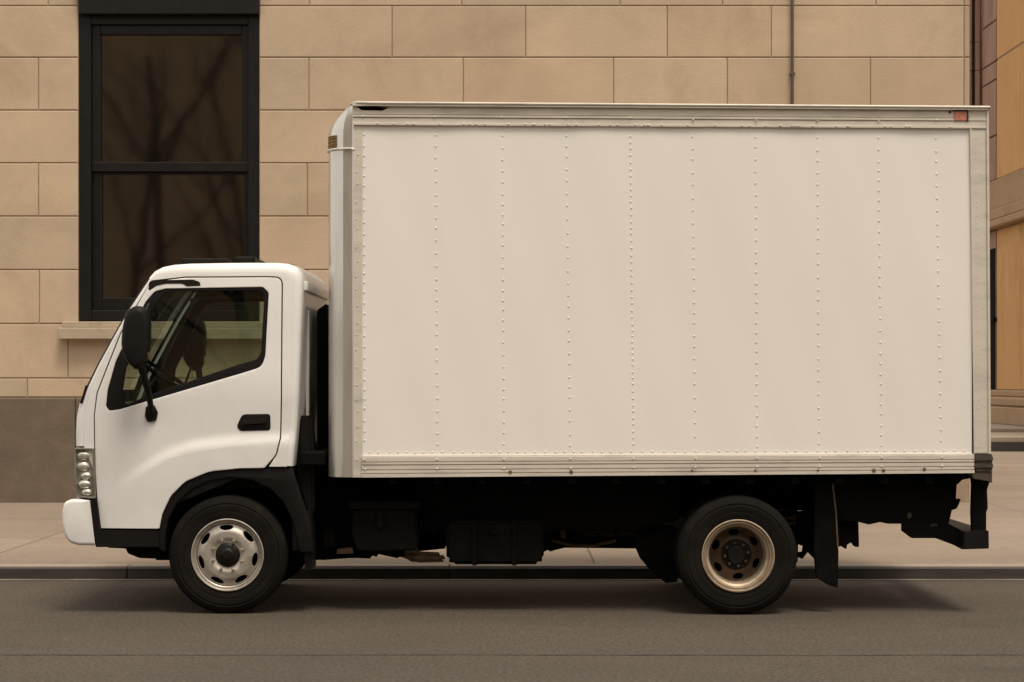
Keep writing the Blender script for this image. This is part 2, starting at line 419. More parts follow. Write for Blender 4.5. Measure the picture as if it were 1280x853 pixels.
bm = NB(); fr(bm, 100, 325, -16, 19, -.07, .03, .01); fr(bm, 97, 327, -22, -15, -.09, .03, .004); obj('window_header', bm, M['wframe'], wf)
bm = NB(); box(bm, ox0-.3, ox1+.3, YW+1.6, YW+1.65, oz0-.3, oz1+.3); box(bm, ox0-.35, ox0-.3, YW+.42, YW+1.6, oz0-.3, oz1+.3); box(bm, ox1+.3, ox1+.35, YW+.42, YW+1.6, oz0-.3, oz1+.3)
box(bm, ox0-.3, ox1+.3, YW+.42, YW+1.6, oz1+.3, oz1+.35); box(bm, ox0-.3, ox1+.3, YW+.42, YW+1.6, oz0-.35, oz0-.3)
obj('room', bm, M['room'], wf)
bm = NB()
box(bm, X23(80), X23(342), YW-.10, YW+.03, Z23(410), Z23(402.5), .006)
box(bm, X23(76), X23(346), YW-.15, YW+.03, Z23(424.5), Z23(410.2), .008)
obj('window_sill', bm, M['sill'], bld)
bm = NB()
xp = X23(990); tube(bm, [(xp, YW-.035, SW), (xp, YW-.035, zt)], .017, 10)
for z in (1.2, 3.0, 4.9, 6.8): box(bm, xp-.03, xp+.03, YW-.05, YW+.0, z, z+.03, .003)
obj('drainpipe', bm, M['pipe'], bld)

# ------------------------------------------------------------------ ochre building on the right, beyond the corner
DX = 11.5
def yX(px): return F*DX/(px-640)-D0      # where the plane x=DX meets pixel column px
ob = empty('ochre_building', (DX, yX(1260), 0), 'ochre stone building with tan belt course seen past the rear of the truck', 'building')
yA, yP, yE = 24.0, yX(1246), yX(1229)
def zP(py, px=1246): return CH-(py-HZ)*DX/(px-640)
bm = NB()
zj = [zP(487), zP(287), zP(224), zP(75), zP(-75), zP(-225)]
box(bm, DX+.02, DX+34, yA, yP, .3, zj[-1]+1)
obj('core_wall', bm, M['joint'], ob)
bm = NB()
ys = [yA-.01, yA+5.2, yA+9.4, yP]
for z0, z1 in ((zj[0], zj[1]-.02), (zj[2], zj[3]-.02), (zj[3]+.02, zj[4]-.02), (zj[4]+.02, zj[5])):
    for a, b in zip(ys, ys[1:]): box(bm, DX, DX+.3, a+.01, b-.01 if b < yP else b, z0, z1, .012)
box(bm, DX+.3, DX+34, yA-.02, yA+.1, zj[0], zj[-1], .01)
obj('wall', bm, M['orange'], ob)
bm = NB()
box(bm, DX-.05, DX+34.1, yA-.1, yE, zP(262), zj[2]-.02, .02)
box(bm, DX-.16, DX+34.2, yA-.2, yE, zP(277), zP(263), .03)
box(bm, DX-.26, DX+34.3, yA-.3, yE, zj[1]+.0, zP(278), .03)
obj('belt_course', bm, M['tan'], ob)
bm = NB()
z = zj[2]
for z1 in (zP(168), zP(98), zP(75), zP(24), zP(-30), zP(-120)): box(bm, DX-.02, DX+.5, yP+.02, yE, z, z1-.03, .015); z = z1
box(bm, DX-.02, DX+.5, yP+.02, yE, .9, zj[1]-.02, .01)
obj('pilaster', bm, M['redstone'], ob)
bm = NB()
for k, (a, b) in enumerate(((1205, 1215), (1215.5, 1219), (1219.5, 1225), (1225.5, 1232))):
    d = 50.2+.3*(k % 2)
    for z0, z1 in ((0, zP(280)), (zP(279), zP(75)), (zP(74.5), zP(38)), (zP(37.5), zP(-150))): box(bm, (a-640)*d/F, (b-640)*d/F, d-D0, d-D0+1, z0, z1, .01)
obj('rear_bay', bm, M['redstone'], ob)
bm = NB()
box(bm, DX-.3, DX+34, yA-.3, yE, .45, .85, .02); box(bm, DX-.14, DX+34, yA-.15, yE, .85, 1.08, .05); box(bm, DX-.07, DX+34, yA-.08, yE, 1.08, zj[0]-.01, .03)
obj('base_moulding', bm, M['tan'], ob)
bm = NB(); box(bm, DX-.04, DX+.1, yP+.04, yP+.9, .95, zP(310), .01); box(bm, DX-.10, DX+.1, yP-.02, yP+.95, zP(402), zP(397), .01)
obj('door', bm, M['joint2'], ob)
for k in range(6):
    for z0, z1 in ((zP(450), zP(330)), (zj[2]+.9, zj[2]+3.3)):
        bm = NB(); xx = DX+3+k*5.2; box(bm, xx, xx+1.7, yA-.05, yA+.02, z0, z1, .01)
        wn = obj('window', bm, M['wframe'], ob)
        bm = NB(); box(bm, xx+.1, xx+1.6, yA-.06, yA-.045, z0+.1, (z0+z1)/2-.04); box(bm, xx+.1, xx+1.6, yA-.06, yA-.045, (z0+z1)/2+.04, z1-.1); obj('window_pane', bm, M['gloss'], wn)
        bm = NB(); box(bm, xx-.15, xx+1.85, yA-.14, yA+.02, z0-.18, z0-.005, .01); obj('window_sill', bm, M['tan'], wn)
bm = NB()
box(bm, 8.0, DX-.31, 26.6, 45, -.01, .38, .02); box(bm, 9.6, DX-.31, 30, 45, .3, .46, .02)
st = obj('stone_steps', bm, M['walk2']); tag(st, 'pale low stone steps with a dark riser beside the ochre building', 'steps')
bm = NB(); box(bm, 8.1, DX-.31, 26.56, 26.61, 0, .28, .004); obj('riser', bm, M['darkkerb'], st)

# ------------------------------------------------------------------ things behind the camera, seen reflected
rb = empty('brown_building', (0, -34, 0), 'dark brown facade across the street, seen only as a reflection in the glass', 'building')
bm = NB(); box(bm, -40, 40, -36, -34, 0, 17)
for i in range(-9, 10): box(bm, i*4-1.4, i*4+1.4, -34.1, -33.9, 17, 17.8, .05)
obj('wall', bm, M['brick'], rb)
def limb(bm, p, d, r, L, lvl):
    pts = [Vector(p)]; rs = [r]; n = 6
    for i in range(n):
        d = (d+Vector((random.uniform(-1, 1), random.uniform(-1, 1), random.uniform(-.3, .7)))*.13).normalized()
        pts.append(pts[-1]+d*L/n); rs.append(r*(1-.55*(i+1)/n))
    tube(bm, pts, rs, 8 if lvl == 0 else 5)
    if lvl < 3:
        for k in range((4, 3, 2)[lvl]):
            i = random.randint(2 if lvl == 0 else 1, n); a = random.uniform(0, 2*pi)
            dd = (d*random.uniform(.6, 1)+Vector((cos(a), sin(a)*.6, random.uniform(.1, .5)))*random.uniform(.5, .9)).normalized()
            limb(bm, pts[i], dd, rs[i]*random.uniform(.45, .65), L*random.uniform(.45, .68), lvl+1)
tl = ['slender bare street tree reflected in the left of the sash window', 'thick bare street tree reflected in the middle of the sash window',
      'bare street tree reflected beside the right jamb of the window', 'bare tree behind the camera opposite the cab', 'bare tree behind the camera opposite the cargo box', 'bare tree behind the camera far to the right']
for i, (x, y, r, h) in enumerate(((-10.2, -19, .17, 8), (-8.6, -20.5, .20, 10), (-7.3, -23, .15, 10), (-3.5, -21, .17, 8), (3.2, -20, .2, 10), (9.5, -21, .2, 9))):
    t = empty('bare_tree', (x, y, SW), tl[i], 'tree', 'bare trees across the street')
    bm = NB(); limb(bm, (x, y, SW-.02), Vector((random.uniform(-.12, .12), 0, 1)).normalized(), r, h, 0); obj('trunk', bm, M['bark'], t, smooth=60)

# ================================================================== THE TRUCK
CX = 0.0
truck = empty('box_truck', (0, 1.05, 0), 'white cab-over box truck with riveted cream cargo box parked by the kerb', 'truck')
def P(name, bm, m, parent=None, **k): return obj(name, bm, m, parent or truck, **k)
DC = 12.86; YC0 = DC-D0; YM = 1.03        # cab side plane, centre plane
def C(px, py, d=DC): return W(px, py, d)
# cab profile: px, py, edge radius px
prof = [(91,558,12),(91,540,12),(92,522,12),(96,504,11),(103,487,9),(120,454,7),(140,418,6.5),(158,386,6.2),(174,361,6),(184,347,4.5),(191,338.5,6.5),(201,333,9),(215,330,11),(235,328.5,12.5),
        (270,327.8,13),(310,327.4,13),(345,327.5,13),(359,328.8,13),(369,333,13),(375.5,341,12),(377,352,11),(376.5,385,10),(375,430,10),(373.5,480,10),(372.8,500,9.5),(372,515,9.2),(371.5,525,9),(370.8,535,8.7),(370,543,8.4),(369.5,550,8),(368.6,558,8),(367.8,566,7.6),(366.8,575,7.2),(366,583,7)]
n = len(prof)
def pnorm(i):
    a = Vector(prof[max(i-1, 0)][:2]); b = Vector(prof[min(i+1, n-1)][:2]); e = (b-a).normalized()
    return Vector((-e.y, e.x))       # inward (right of travel on screen with y down)
def sidedisp(x, z):
    d = .0
    if z > 1.35: d += .06*((z-1.35)/.85)**1.6
    if x < -2.3: d += .30*(-2.3-x)**2
    px = 640+x*F/DC; py = HZ+(CH-z)*F/DC
    yc = interp([(120,640),(150,606),(180,583),(210,566),(240,556),(290,549.5),(350,547)], px)
    d -= .013*sstep(-9, 10, py-yc)*sstep(120, 215, px)
    d += .007*sstep(-75, -8, py-yc)*(1-sstep(-8, 9, py-yc))*sstep(140, 260, px)
    d -= .010*sstep(420, 530, py)*(1-sstep(560,680,py))
    return d
def ring(a, extra=0):
    """side ring at rounding angle a (0 = side plane, 90 = full outline)"""
    out = []
    for i, (px, py, r) in enumerate(prof):
        nn = pnorm(i); k = r*(1-sin(a))+extra
        q = (px+nn.x*k, py+nn.y*k); x, z = C(*q)
        y = YC0+(r*DC/F)*(1-cos(a))
        x0, z0 = C(px+nn.x*r, py+nn.y*r)
        y += sidedisp(x0, z0)
        out.append((x, y, z))
    return out
YMIR = 2*YM
def shell(i0, i1, a0, a1, extra=0, yfull=True, cols=10, bulge=True):
    """surface strip: profile indices i0..i1, rounding angles a0..a1 on both sides and the span between if yfull"""
    bm = NB(); rows = []
    A = [a0+(a1-a0)*k/5 for k in range(6)]
    near = [ring(a, extra)[i0:i1+1] for a in A]
    rows += near
    if yfull:
        e = near[-1]
        for k in range(1, cols):
            t = k/cols; row = []
            for j, (x, y, z) in enumerate(e):
                y2 = YMIR-y; yy = y+(y2-y)*t; s = 4*t*(1-t)
                i = i0+j
                bx = -.05*s if i <= 9 else (.0 if i > 17 else 0); bz = .012*s if 10 <= i <= 18 else 0
                row.append((x+bx, yy, z+bz))
            rows.append(row)
        rows += [[(x, YMIR-y, z) for x, y, z in r] for r in near[::-1]]
        groups = [rows]
    else:
        groups = [near, [[(x, YMIR-y, z) for x, y, z in r] for r in near]]
    for g in groups:
        V = [[bm.verts.new(p) for p in r] for r in g]
        for a, b in zip(V, V[1:]):
            for j in range(len(a)-1): bm.faces.new((a[j], a[j+1], b[j+1], b[j]))
    return bm
WS0, WS1 = 3, 9
bm = shell(0, WS0, 0, pi/2); 
merge(bm, shell(WS1, n-1, 0, pi/2)); merge(bm, shell(WS0, WS1, 0, pi/5, yfull=False))
bmesh.ops.remove_doubles(bm, verts=bm.verts, dist=1e-5)
cab = P('cab_body', bm, M['cab'], smooth=50)
# windscreen: black frit border then glass
bm = shell(WS0, WS1, pi/5, pi/2, yfull=False); merge(bm, shell(WS0, WS1, pi/2, pi/2, yfull=True))
g = P('windscreen', bm, [M['black'], M['cabglass']], cab, smooth=40)
for p in g.data.polygons:
    c = p.center.y+1.05
    if YC0+.10 < c < YMIR-YC0-.10: p.material_index = 1
# inner lining of roof, back and lower front
bm = shell(9, n-1, pi/3, pi/2, extra=4); merge(bm, shell(0, 4, pi/3, pi/2, extra=4))
P('cab_lining', bm, M['inner'], cab, smooth=50)
# door outline px
door = [(187,352,4),(150,418,60),(121,492,30),(117.5,520,40),(118.5,590,60),(123,661,2),(199.5,661,2),(203,643,20),(214,620,22),(232,602,25),(262,589.5,40),(300,585.5,60),(331,585,4),(345,569,18),(350,548,20),(351,500,0),(351,366,0),(351,347,15),(330,346.5,0),(230,347,40)]
doorf = fillet(door, 5)
doorg = offs(doorf, -1.6)
# body side panel between profile and door
side_ring = [(p[0]+pnorm(i).x*p[2], p[1]+pnorm(i).y*p[2]) for i, p in enumerate(prof)]
def cut(poly, a, b):    # indices from the vertex nearest a to nearest b going forward
    ia = min(range(len(poly)), key=lambda i: (Vector(poly[i])-Vector(a)).length); ib = min(range(len(poly)), key=lambda i: (Vector(poly[i])-Vector(b)).length)
    out = []; i = ia
    while True:
        out.append(poly[i])
        if i == ib: break
        i = (i+1) % len(poly)
    return out
inner = cut(doorg, (342,576), (118,560))      # backwards round the door: rear bottom -> up -> over the top -> down the front
poly = [(side_ring[0][0], 558)]+side_ring[1:]+[(side_ring[-1][0], 583.5), (336.5, 583.5)]+inner
poly2 = []
for q in poly:
    if not poly2 or (Vector(q)-Vector(poly2[-1])).length > .4: poly2.append(q)
bs = P('side_panel', plate(toW(poly2, DC), [], YC0, .03, .0015, .03, sidedisp), M['cab'], cab, smooth=35)
mirror_obj(bs, YM, parent=cab)
# window cut-out
wo = fillet([(132,508,5),(134,488,20),(144,452,40),(160,418,30),(181,377,12),(192,364,10),(206,360.5,8),(328,358.5,7),(335,366,6),(331.5,445,25),(327,459,14),(300,467.5,30),(150,512,8),(136,514,5)], 4)
wi = fillet([(155.5,504,2),(153,488,5),(157,460,20),(174,424,30),(190,385,14),(203,367,8),(215,364,6),(324,362.5,5),(329.5,368,5),(326,440,20),(321,449.5,14),(300,455,20),(190,493,8),(160,505,2)], 3)
lin = plate(toW(offs(poly2[:1]+side_ring[1:]+[(337,583),(200,640),(199,660),(123,660),(118,600)], 1.5), DC), [toW(offs(wo, .5), DC)], YC0+.026, .02, .001, .04, sidedisp)
fl = P('door_frame', lin, M['black'], cab, smooth=35)
mirror_obj(fl, YM, parent=cab)
dr = P('door', plate(toW(doorf, DC), [toW(wo, DC)], YC0-.003, .024, .0035, .02, sidedisp), M['cab'], smooth=35)
df = P('window_frame', plate(toW(offs(wo, -.6), DC), [toW(wi, DC)], YC0+.004, .02, .002, .03, sidedisp), M['black'], dr, smooth=35)
dg_ = P('window_pane', plate(toW(offs(wi, -1.5), DC), [], YC0+.014, .004, .0005, .03, sidedisp), M['cabglass'], dr, smooth=35)
bm = NB(); prism(bm, toW([(162,500),(166,499),(182,455),(179,455)], DC), YC0+.03, YC0+.042); wb = P('quarter_bar', bm, M['black'], dr)
# handle: dark cup + grip
hc = plate(toW(fillet([(296,533,7),(303,518,8),(338,517.5,4),(338.5,538,4),(300,539,6)], 5), DC), [], YC0-.0065, .01, .002, None, sidedisp)
dh = P('door_handle', hc, M['black'], dr, smooth=35)
bm = NB(); prism(bm, toW(fillet([(302,531,3),(306,523,3),(334,522,2),(334,529,2)], 3), DC), YC0-.022+sidedisp(-1.6,1.2), YC0-.004, .003); P('grip', bm, M['gloss'], dh)
# trim panel inside the door
wo_big = offs(wo, 1)
P('inner_trim', plate(toW(offs(doorf, 6), DC), [toW(offs(wo, -1), DC)], YC0+.06, .02, .002, .05, sidedisp), M['inner'], dr)
d2 = mirror_obj(dr, YM, parent=truck)
for ch in list(dr.children):
    mirror_obj(ch, YM, ch.name.split('.')[0], d2)
# drip moulding / visor on the A pillar top, roof hatch
bm = NB(); prism(bm, toW([(185,352),(190,350),(240,349.2),(248,352),(251,357.5),(232,358.5),(226,354.5),(206,354.5),(194,358),(186,364),(183,362)], DC), YC0-.010+.05, YC0+.09, .004)
P('rain_visor', bm, M['gloss'], cab)
bm = NB()
xa, za = C(228, 330.5, 13.2); xb, zb_ = C(287, 323.8, 13.2); box(bm, xa, xb, .35, 1.5, za-.02, zb_+.0, .012, seg=2)
xa2, _ = C(280, 330); xb2, _ = C(306, 330); box(bm, xa2, xb2, .55, 1.3, za-.02, C(0, 321.5, 13.4)[1], .012, seg=2)
xa3, _ = C(300, 330); xb3, _ = C(357, 330); box(bm, xa3, xb3, .45, 1.6, za-.02, C(0, 326)[1]+.003, .004)
P('roof_hatch', bm, M['black'], cab)
# rear wall ribs and vent pipes
bm = NB()
xr = C(377, 400)[0]
box(bm, xr-.012, xr+.022, .22, 1.85, C(0,362)[1], C(0,350)[1], .008, seg=2)
box(bm, xr-.02, xr+.004, .50, .53, C(0,535)[1], C(0,385)[1], .003)
P('rear_rib', bm, M['cab'], cab, smooth=40)
# wiper at the base of the windscreen
bm = NB(); x0, z0 = C(97, 498); tube(bm, [(x0+.02, .16, z0-.01), (x0+.05, .3, z0+.06), (x0+.16, .75, z0+.30)], .009, 6); tube(bm, [(x0+.015,.10,z0-.03),(x0+.05,.10,z0+.08)], .009, 6)
P('wiper', bm, M['black'], cab)
# fender trim: black arch
arch_in = [(284+82*cos(R(a)), 690-80*sin(R(a))) for a in range(8, 190, 7)]
fo = [(392,690),(388,652),(377,622),(370,600),(366,585),(330,585.5),(300,586),(262,590),(232,602.5),(214,620.5),(203,643.5),(199,663),(199,686)]
# arch opening, clockwise back from left to right
fin = [(206,690),(207,668),(211,648),(222,628),(239,612),(262,601),(288,597),(315,600),(337,610),(354,627),(366,650),(372,672),(375,690)]
P('fender_trim', plate(toW(fo+fin, DC), [], YC0-.008, .05, .006), M['black'], smooth=35)
ft2 = plate(toW(fo+fin, DC), [], YC0-.008, .05, .006)
for v in ft2.verts: v.co.y = YMIR-v.co.y
P('fender_trim', ft2, M['black'], smooth=35)
# wheel well liner (barrel over the front wheel)
bm = NB(); prev = None
for px, py in fin:
    x, z = C(px, py); a = bm.verts.new((x, YC0+.03, z)); b = bm.verts.new((x, .55, z))
    if prev: bm.faces.new((prev[0], a, b, prev[1]))
    prev = (a, b)
prism(bm, toW([(196,600),(392,600),(392,700),(196,700)], 13.35), .52, .56)
P('wheel_well', bm, M['chassis'])
# step sill below the door
bm = NB(); prism(bm, toW([(113,625),(121,625),(126,663),(199,663),(199,684),(120,684)], DC), YC0-.009, YC0+.30, .003)
prism(bm, toW([(124,664),(199,664),(199,671),(126,671)], DC), YC0+.0, YC0+.03, .004)
P('door_sill', bm, M['black'])
bm = NB(); prism(bm, toW([(130,682),(205,682),(201,690),(196,700),(172,699),(157,693),(155,687),(132,686)], DC), YC0+.06, YC0+.5, .005)
box(bm, *[C(q, 0)[0] for q in (186, 193)], YC0+.0, YC0+.05, C(0,682)[1], C(0,674)[1], .004)
P('tow_bracket', bm, M['chassis'])
# bumper: swept rounded profile wrapping the corner
bm = NB(); rows = []
bp = [(112,626),(104,624.5),(90,624),(81,626.5),(77.5,635),(77,650),(80,668),(87,678),(97,682),(119,682)]
for k in range(0, 25):
    t = k/24; y = YC0+.0+(YMIR-2*YC0)*t; s = min(1, min(t, 1-t)*24/4)
    rr = (1-sqrt(max(0, 1-(1-s)**2)))*.11
    rows.append([(C(px, py)[0]+rr*(1 if px < 100 else .25)-.08*(4*t*(1-t))*(px < 110), y, C(px, py)[1]) for px, py in bp])
V = [[bm.verts.new(p) for p in r] for r in rows]
for a, b in zip(V, V[1:]):
    for j in range(len(a)-1): bm.faces.new((a[j], a[j+1], b[j+1], b[j]))
for s_ in (1, ):
    bm.faces.new([bm.verts.new((C(px, py)[0]+.0, YC0+.0, C(px, py)[1])) for px, py in fillet([(112.5,626,1),(103,624.5,2),(90,624.5,4),(83,627.5,4),(82,650,4),(84,668,5),(90,678,5),(99,681.5,3),(119,682,1)], 3)])
    bm.faces.new([bm.verts.new((C(px, py)[0], YMIR-YC0, C(px, py)[1])) for px, py in bp])
bmesh.ops.remove_doubles(bm, verts=bm.verts, dist=.0008)
bm.free()
bm = NB()
# simpler robust bumper: superellipse-like slab with strongly bevelled edges
prism(bm, toW(fillet([(112.5,626,1),(100,624.3,8),(88,624.5,8),(80,628,8),(77.3,640,20),(77.3,656,30),(80.5,670,14),(87,679,10),(98,682,10),(119,682.3,1)], 6, 4), DC), YC0-.005, YMIR-YC0+.005, 0)
bmesh.ops.recalc_face_normals(bm, faces=bm.faces)
es = [e for e in bm.edges if len(e.link_faces) == 2 and e.calc_face_angle(0) > 1.2 and abs(e.verts[0].co.y-e.verts[1].co.y) < .001 and not min(v.co.x for v in e.verts) > C(108, 0)[0]]
bmesh.ops.bevel(bm, geom=es, offset=.022, segments=4, affect='EDGES', profile=.5)
P('bumper', bm, M['cab'], smooth=40)
# headlight
def headlight(mir=False):
    def fl(b):
        if mir:
            for v in b.verts: v.co.y = YMIR-v.co.y
        return b
    rc = [(92,560),(117,560.5),(119.5,624),(93,622)]; ro = fillet(rc, 2); ri = fillet(offs(rc, 2.2), 1.5)
    h = P('headlight', fl(plate(toW(ro, DC), [toW(ri, DC)], YC0+.012, .06, .003)), M['housing'], smooth=35)
    b = NB(); prism(b, toW(ri, DC), YC0+.040, YC0+.05); P('lamp_back', fl(b), M['housing'], h)
    for (px, py, rx, rz) in ((103,570,9,6),(102,583.5,8.5,6),(106,595.5,7.5,5),(104,606,9,5.5),(107,616,7,4.5)):
        b = NB(); x, z = C(px, py); bmesh.ops.create_uvsphere(b, u_segments=20, v_segments=12, radius=1, matrix=Matrix.Translation((x, YC0+.038, z)) @ Matrix.Diagonal((rx/198., .020, rz/198., 1)))
        P('reflector', fl(b), M['reflector'], h, smooth=180)
    b = NB(); prism(b, toW(ro, DC), YC0+.006, YC0+.011, .001); P('lens', fl(b), M['lens'], h)
    b = NB(); box(b, C(92,0)[0]-.0, C(117,0)[0], YC0+.07, .5, C(0,624)[1], C(0,559)[1], .02); P('lamp_body', fl(b), M['housing'], h)
headlight(); headlight(True)
# front grille panel between headlights and bumper
bm = NB(); box(bm, C(95,0)[0], C(140,0)[0], .28, YMIR-.28, C(0,626)[1], C(0,556)[1], .02, seg=2)
for k in range(4): box(bm, C(93,0)[0], C(96,0)[0], .6, YMIR-.6, C(0,616-k*13)[1], C(0,608-k*13)[1], .004, mi=1)
P('grille', bm, [M['cab'], M['black']])
# wing mirror
def wing(mir=False):
    def fl(b):
        if mir:
            for v in b.verts: v.co.y = YMIR-v.co.y
        return b
    dm = 12.68
    b = plate(toW(fillet([(154.5,412,90),(159,390,90),(172,381.5,90),(184,386,90),(188,402,90),(187,440,90),(182,458,90),(172,463.5,90),(160,453,90),(153,435,90)], 90), dm), [], -.20, .16, .035)
    h = P('wing_mirror', fl(b), M['black'], smooth=70)
    b = NB(); prism(b, toW(fillet([(180,392,5),(186,392,5),(186.5,452,5),(180,454,5)], 4), dm), -.17, -.07, .003); P('mirror_glass', fl(b), M['gloss'], h)
    b = NB()
    def c(px, py, y): x, z = W(px, py, D0+y); return (x, y, z)
    tube(b, [c(176,455,-.12), c(181,475,-.10), c(186,492,-.04), c(189,512,.01), c(190,520,.04)], [.026,.022,.020,.018,.016], 10)
    P('mirror_arm', fl(b), M['black'], h, smooth=50); b = NB(); tube(b, [c(178,400,-.12), c(183,388,-.09), c(186,381,.0), c(187,382,.07)], .011, 8); P('mirror_stay', fl(b), M['black'], h, smooth=50); b = NB()
    prism(b, toW(fillet([(183,508,4),(193,505,5),(198,516,4),(196,526,5),(185,528,4),(182,520,4)], 3), DC), YC0-.03, YC0+.0, .006)
    P('mirror_bracket', fl(b), M['black'], h, smooth=50)
wing(); wing(True)
# interior: seats, dash, wheel, floor
def seat(y0, y1):
    b = NB()
    x0, z0 = C(250, 520); 
    prism(b, toW(fillet([(250,560,6),(252,538,8),(330,540,8),(332,562,4)], 6), 13.2), y0, y1, .02)
    prism(b, toW(fillet([(312,545,6),(330,470,8),(345,468,8),(352,540,6),(345,560,4)], 6), 13.2), y0, y1, .02)
    s = P('seat', b, M['seat'], smooth=50)
    b = NB(); prism(b, toW(fillet([(334,462,4),(335,440,6),(346,438,6),(350,460,4)], 4), 13.2), y0+.12, y1-.12, .015); P('headrest', b, M['seat'], s, smooth=50)
seat(.32, .85); seat(1.1, 1.72)
bm = NB(); prism(bm, toW(fillet([(118,600,2),(112,520,10),(135,503,10),(170,505,10),(182,520,10),(178,600,4)], 8), 13.2), .2, 1.86, .02)
P('dashboard', bm, M['inner'])
bm = NB(); box(bm, C(135,0)[0], C(360,0)[0], .14, 1.92, C(0,612)[1], C(0,585)[1], .01); box(bm, C(255,0)[0], C(365,0)[0], .2, 1.86, C(0,590)[1], C(0,556)[1], .02)
P('cab_floor', bm, M['under'])
bm = NB()
# steering wheel ring, tilted
cen = Vector((C(202,468,13.3)[0], .55, C(202,468,13.3)[1])); ax = Vector((-.55, 0, -.83)).normalized()
u = Vector((0, 1, 0)); v = ax.cross(u)
pts = [cen+(u*cos(2*pi*k/28)+v*sin(2*pi*k/28))*.21 for k in range(29)]
tube(bm, pts, .014, 8, cap=False)
for k in range(3):
    a = pi/2+2*pi*k/3; tube(bm, [cen+ax*.03, cen+(u*cos(a)+v*sin(a))*.2], .012, 6)
tube(bm, [cen, cen+ax*.35], .035, 8)
P('steering_wheel', bm, M['black'], smooth=60)

# ------------------------------------------------------------------ wheels
def tyre_bm(cx, cz, Ro, yo, w, rr, s=1):
    """outer face at y=yo, body goes towards +y (s=1) by w"""
    b = NB(); pr = []
    shape = [(rr,.020),(rr+.012,.006),(rr+.03,.001),(rr+.05,0),(rr+.053,.0025),(rr+.056,0),(rr+.085,-.004),(Ro-.062,-.003),(Ro-.058,.001),(Ro-.052,.001),(Ro-.048,-.002),(Ro-.030,.006),(Ro-.016,.013),(Ro-.013,.017),(Ro-.004,.024)]
    pr += shape
    for g in (.30, .5, .70):
        pr += [(Ro, w*g-.009), (Ro-.008, w*g-.005), (Ro-.008, w*g+.005), (Ro, w*g+.009)]
    pr += [(r, w-y) for r, y in shape[::-1]]
    lathe(b, [(r, yo+s*y) for r, y in pr], cx, cz, 96, closed=True)
    # shoulder blocks
    for k in range(72):
        a = 2*pi*k/72
        t = bmesh.new()
        q = [(Ro-.020, .013), (Ro+.0005, .022), (Ro+.0005, .034), (Ro-.020, .030)]
        for w_ in (0, 1): pass
        t.free()
    return b
def disc_plate(cx, cz, ro, rh, nh, hr, hole, dish, phase=0, yf=0, squash=.62):
    ou = [(ro*cos(2*pi*k/72), ro*sin(2*pi*k/72)) for k in range(72)]
    holes = [[(rh*cos(2*pi*k/32), rh*sin(2*pi*k/32)) for k in range(32)]] if rh else []
    for i in range(nh):
        a = phase+2*pi*i/nh; cc, ss = cos(a), sin(a); h = []
        for k in range(20):
            t = 2*pi*k/20; u, v = hole*squash*cos(t)*(1 if cos(t) > 0 else 1.25), hole*sin(t)
            h.append((cc*(hr+u)-ss*v, ss*(hr+u)+cc*v))
        holes.append(h)
    b = plate(ou, holes, yf, .008, .0018, .012)
    for v in b.verts:
        r = sqrt(v.co.x**2+v.co.z**2); v.co.y += dish(r)
    for v in b.verts: v.co.x += cx; v.co.z += cz
    return b
def lug(cx, cz, a, r, y, s=.011, L=.025):
    b = NB(); x, z = cx+r*cos(a), cz+r*sin(a)
    lathe(b, [(.0005, y-L), (s*.6, y-L), (s*.75, y-L*.75), (s, y-L*.7), (s, y)], x, z, 6)
    return b
Rt = .376
def front_wheel(px, y0, s=1):
    cx = C(px, 0)[0]; cz = Rt-.004
    wh = P('wheel', tyre_bm(cx, cz, Rt, y0, .20*1, .222, s), M['rubber'], smooth=30)
    def add(name, b, m, sm=35, par=None): 
        return P(name, b, m, wh, smooth=sm)
    b = NB()
    lathe(b, [(r, y0+s*y) for r, y in [(.196,.06),(.197,.03),(.201,.016),(.205,.013),(.209,.018),(.213,.017),(.217,.006),(.224,-.003),(.229,-.001),(.228,.012),(.222,.02)]], cx, cz, 96)
    lathe(b, [(r, y0+s*y) for r, y in [(.222,.02),(.205,.06),(.19,.15),(.222,.18)]], cx, cz, 64)
    add('rim', b, M['rim'])
    def dish(r):
        return s*(.004+.012*sstep(.115, .08, r) if r < .115 else .004+.022*sstep(.14, .197, r))
    b = disc_plate(cx, cz, .1955, .075, 7, .174, .043, dish, phase=R(93), yf=y0+.0, squash=.34)
    add('disc', b, M['rim'])
    b = NB(); lathe(b, [(.0005, y0-.012*s), (.03, y0-.012*s), (.036, y0-.010*s), (.044, y0+.0), (.060, y0+.003*s), (.070, y0+.008*s), (.078, y0+.016*s), (.079, y0+.05*s)], cx, cz, 40); 
    lathe(b, [(.0005, y0-.022*s), (.024, y0-.022*s), (.028, y0-.010*s)], cx, cz, 6)
    add('hub', b, M['hub'])
    for k in range(8): add('lug_nut', lug(cx, cz, 2*pi*k/8+.36, .096, y0+.008*s, .0095, .018), M['rimlip'], 40)
    b = NB(); lathe(b, [(.0005, y0+.09*s), (.19, y0+.09*s)], cx, cz, 32); add('brake_drum', b, M['chassis'])
front_wheel(284, YC0+.01); front_wheel(284, YMIR-YC0-.01, -1)
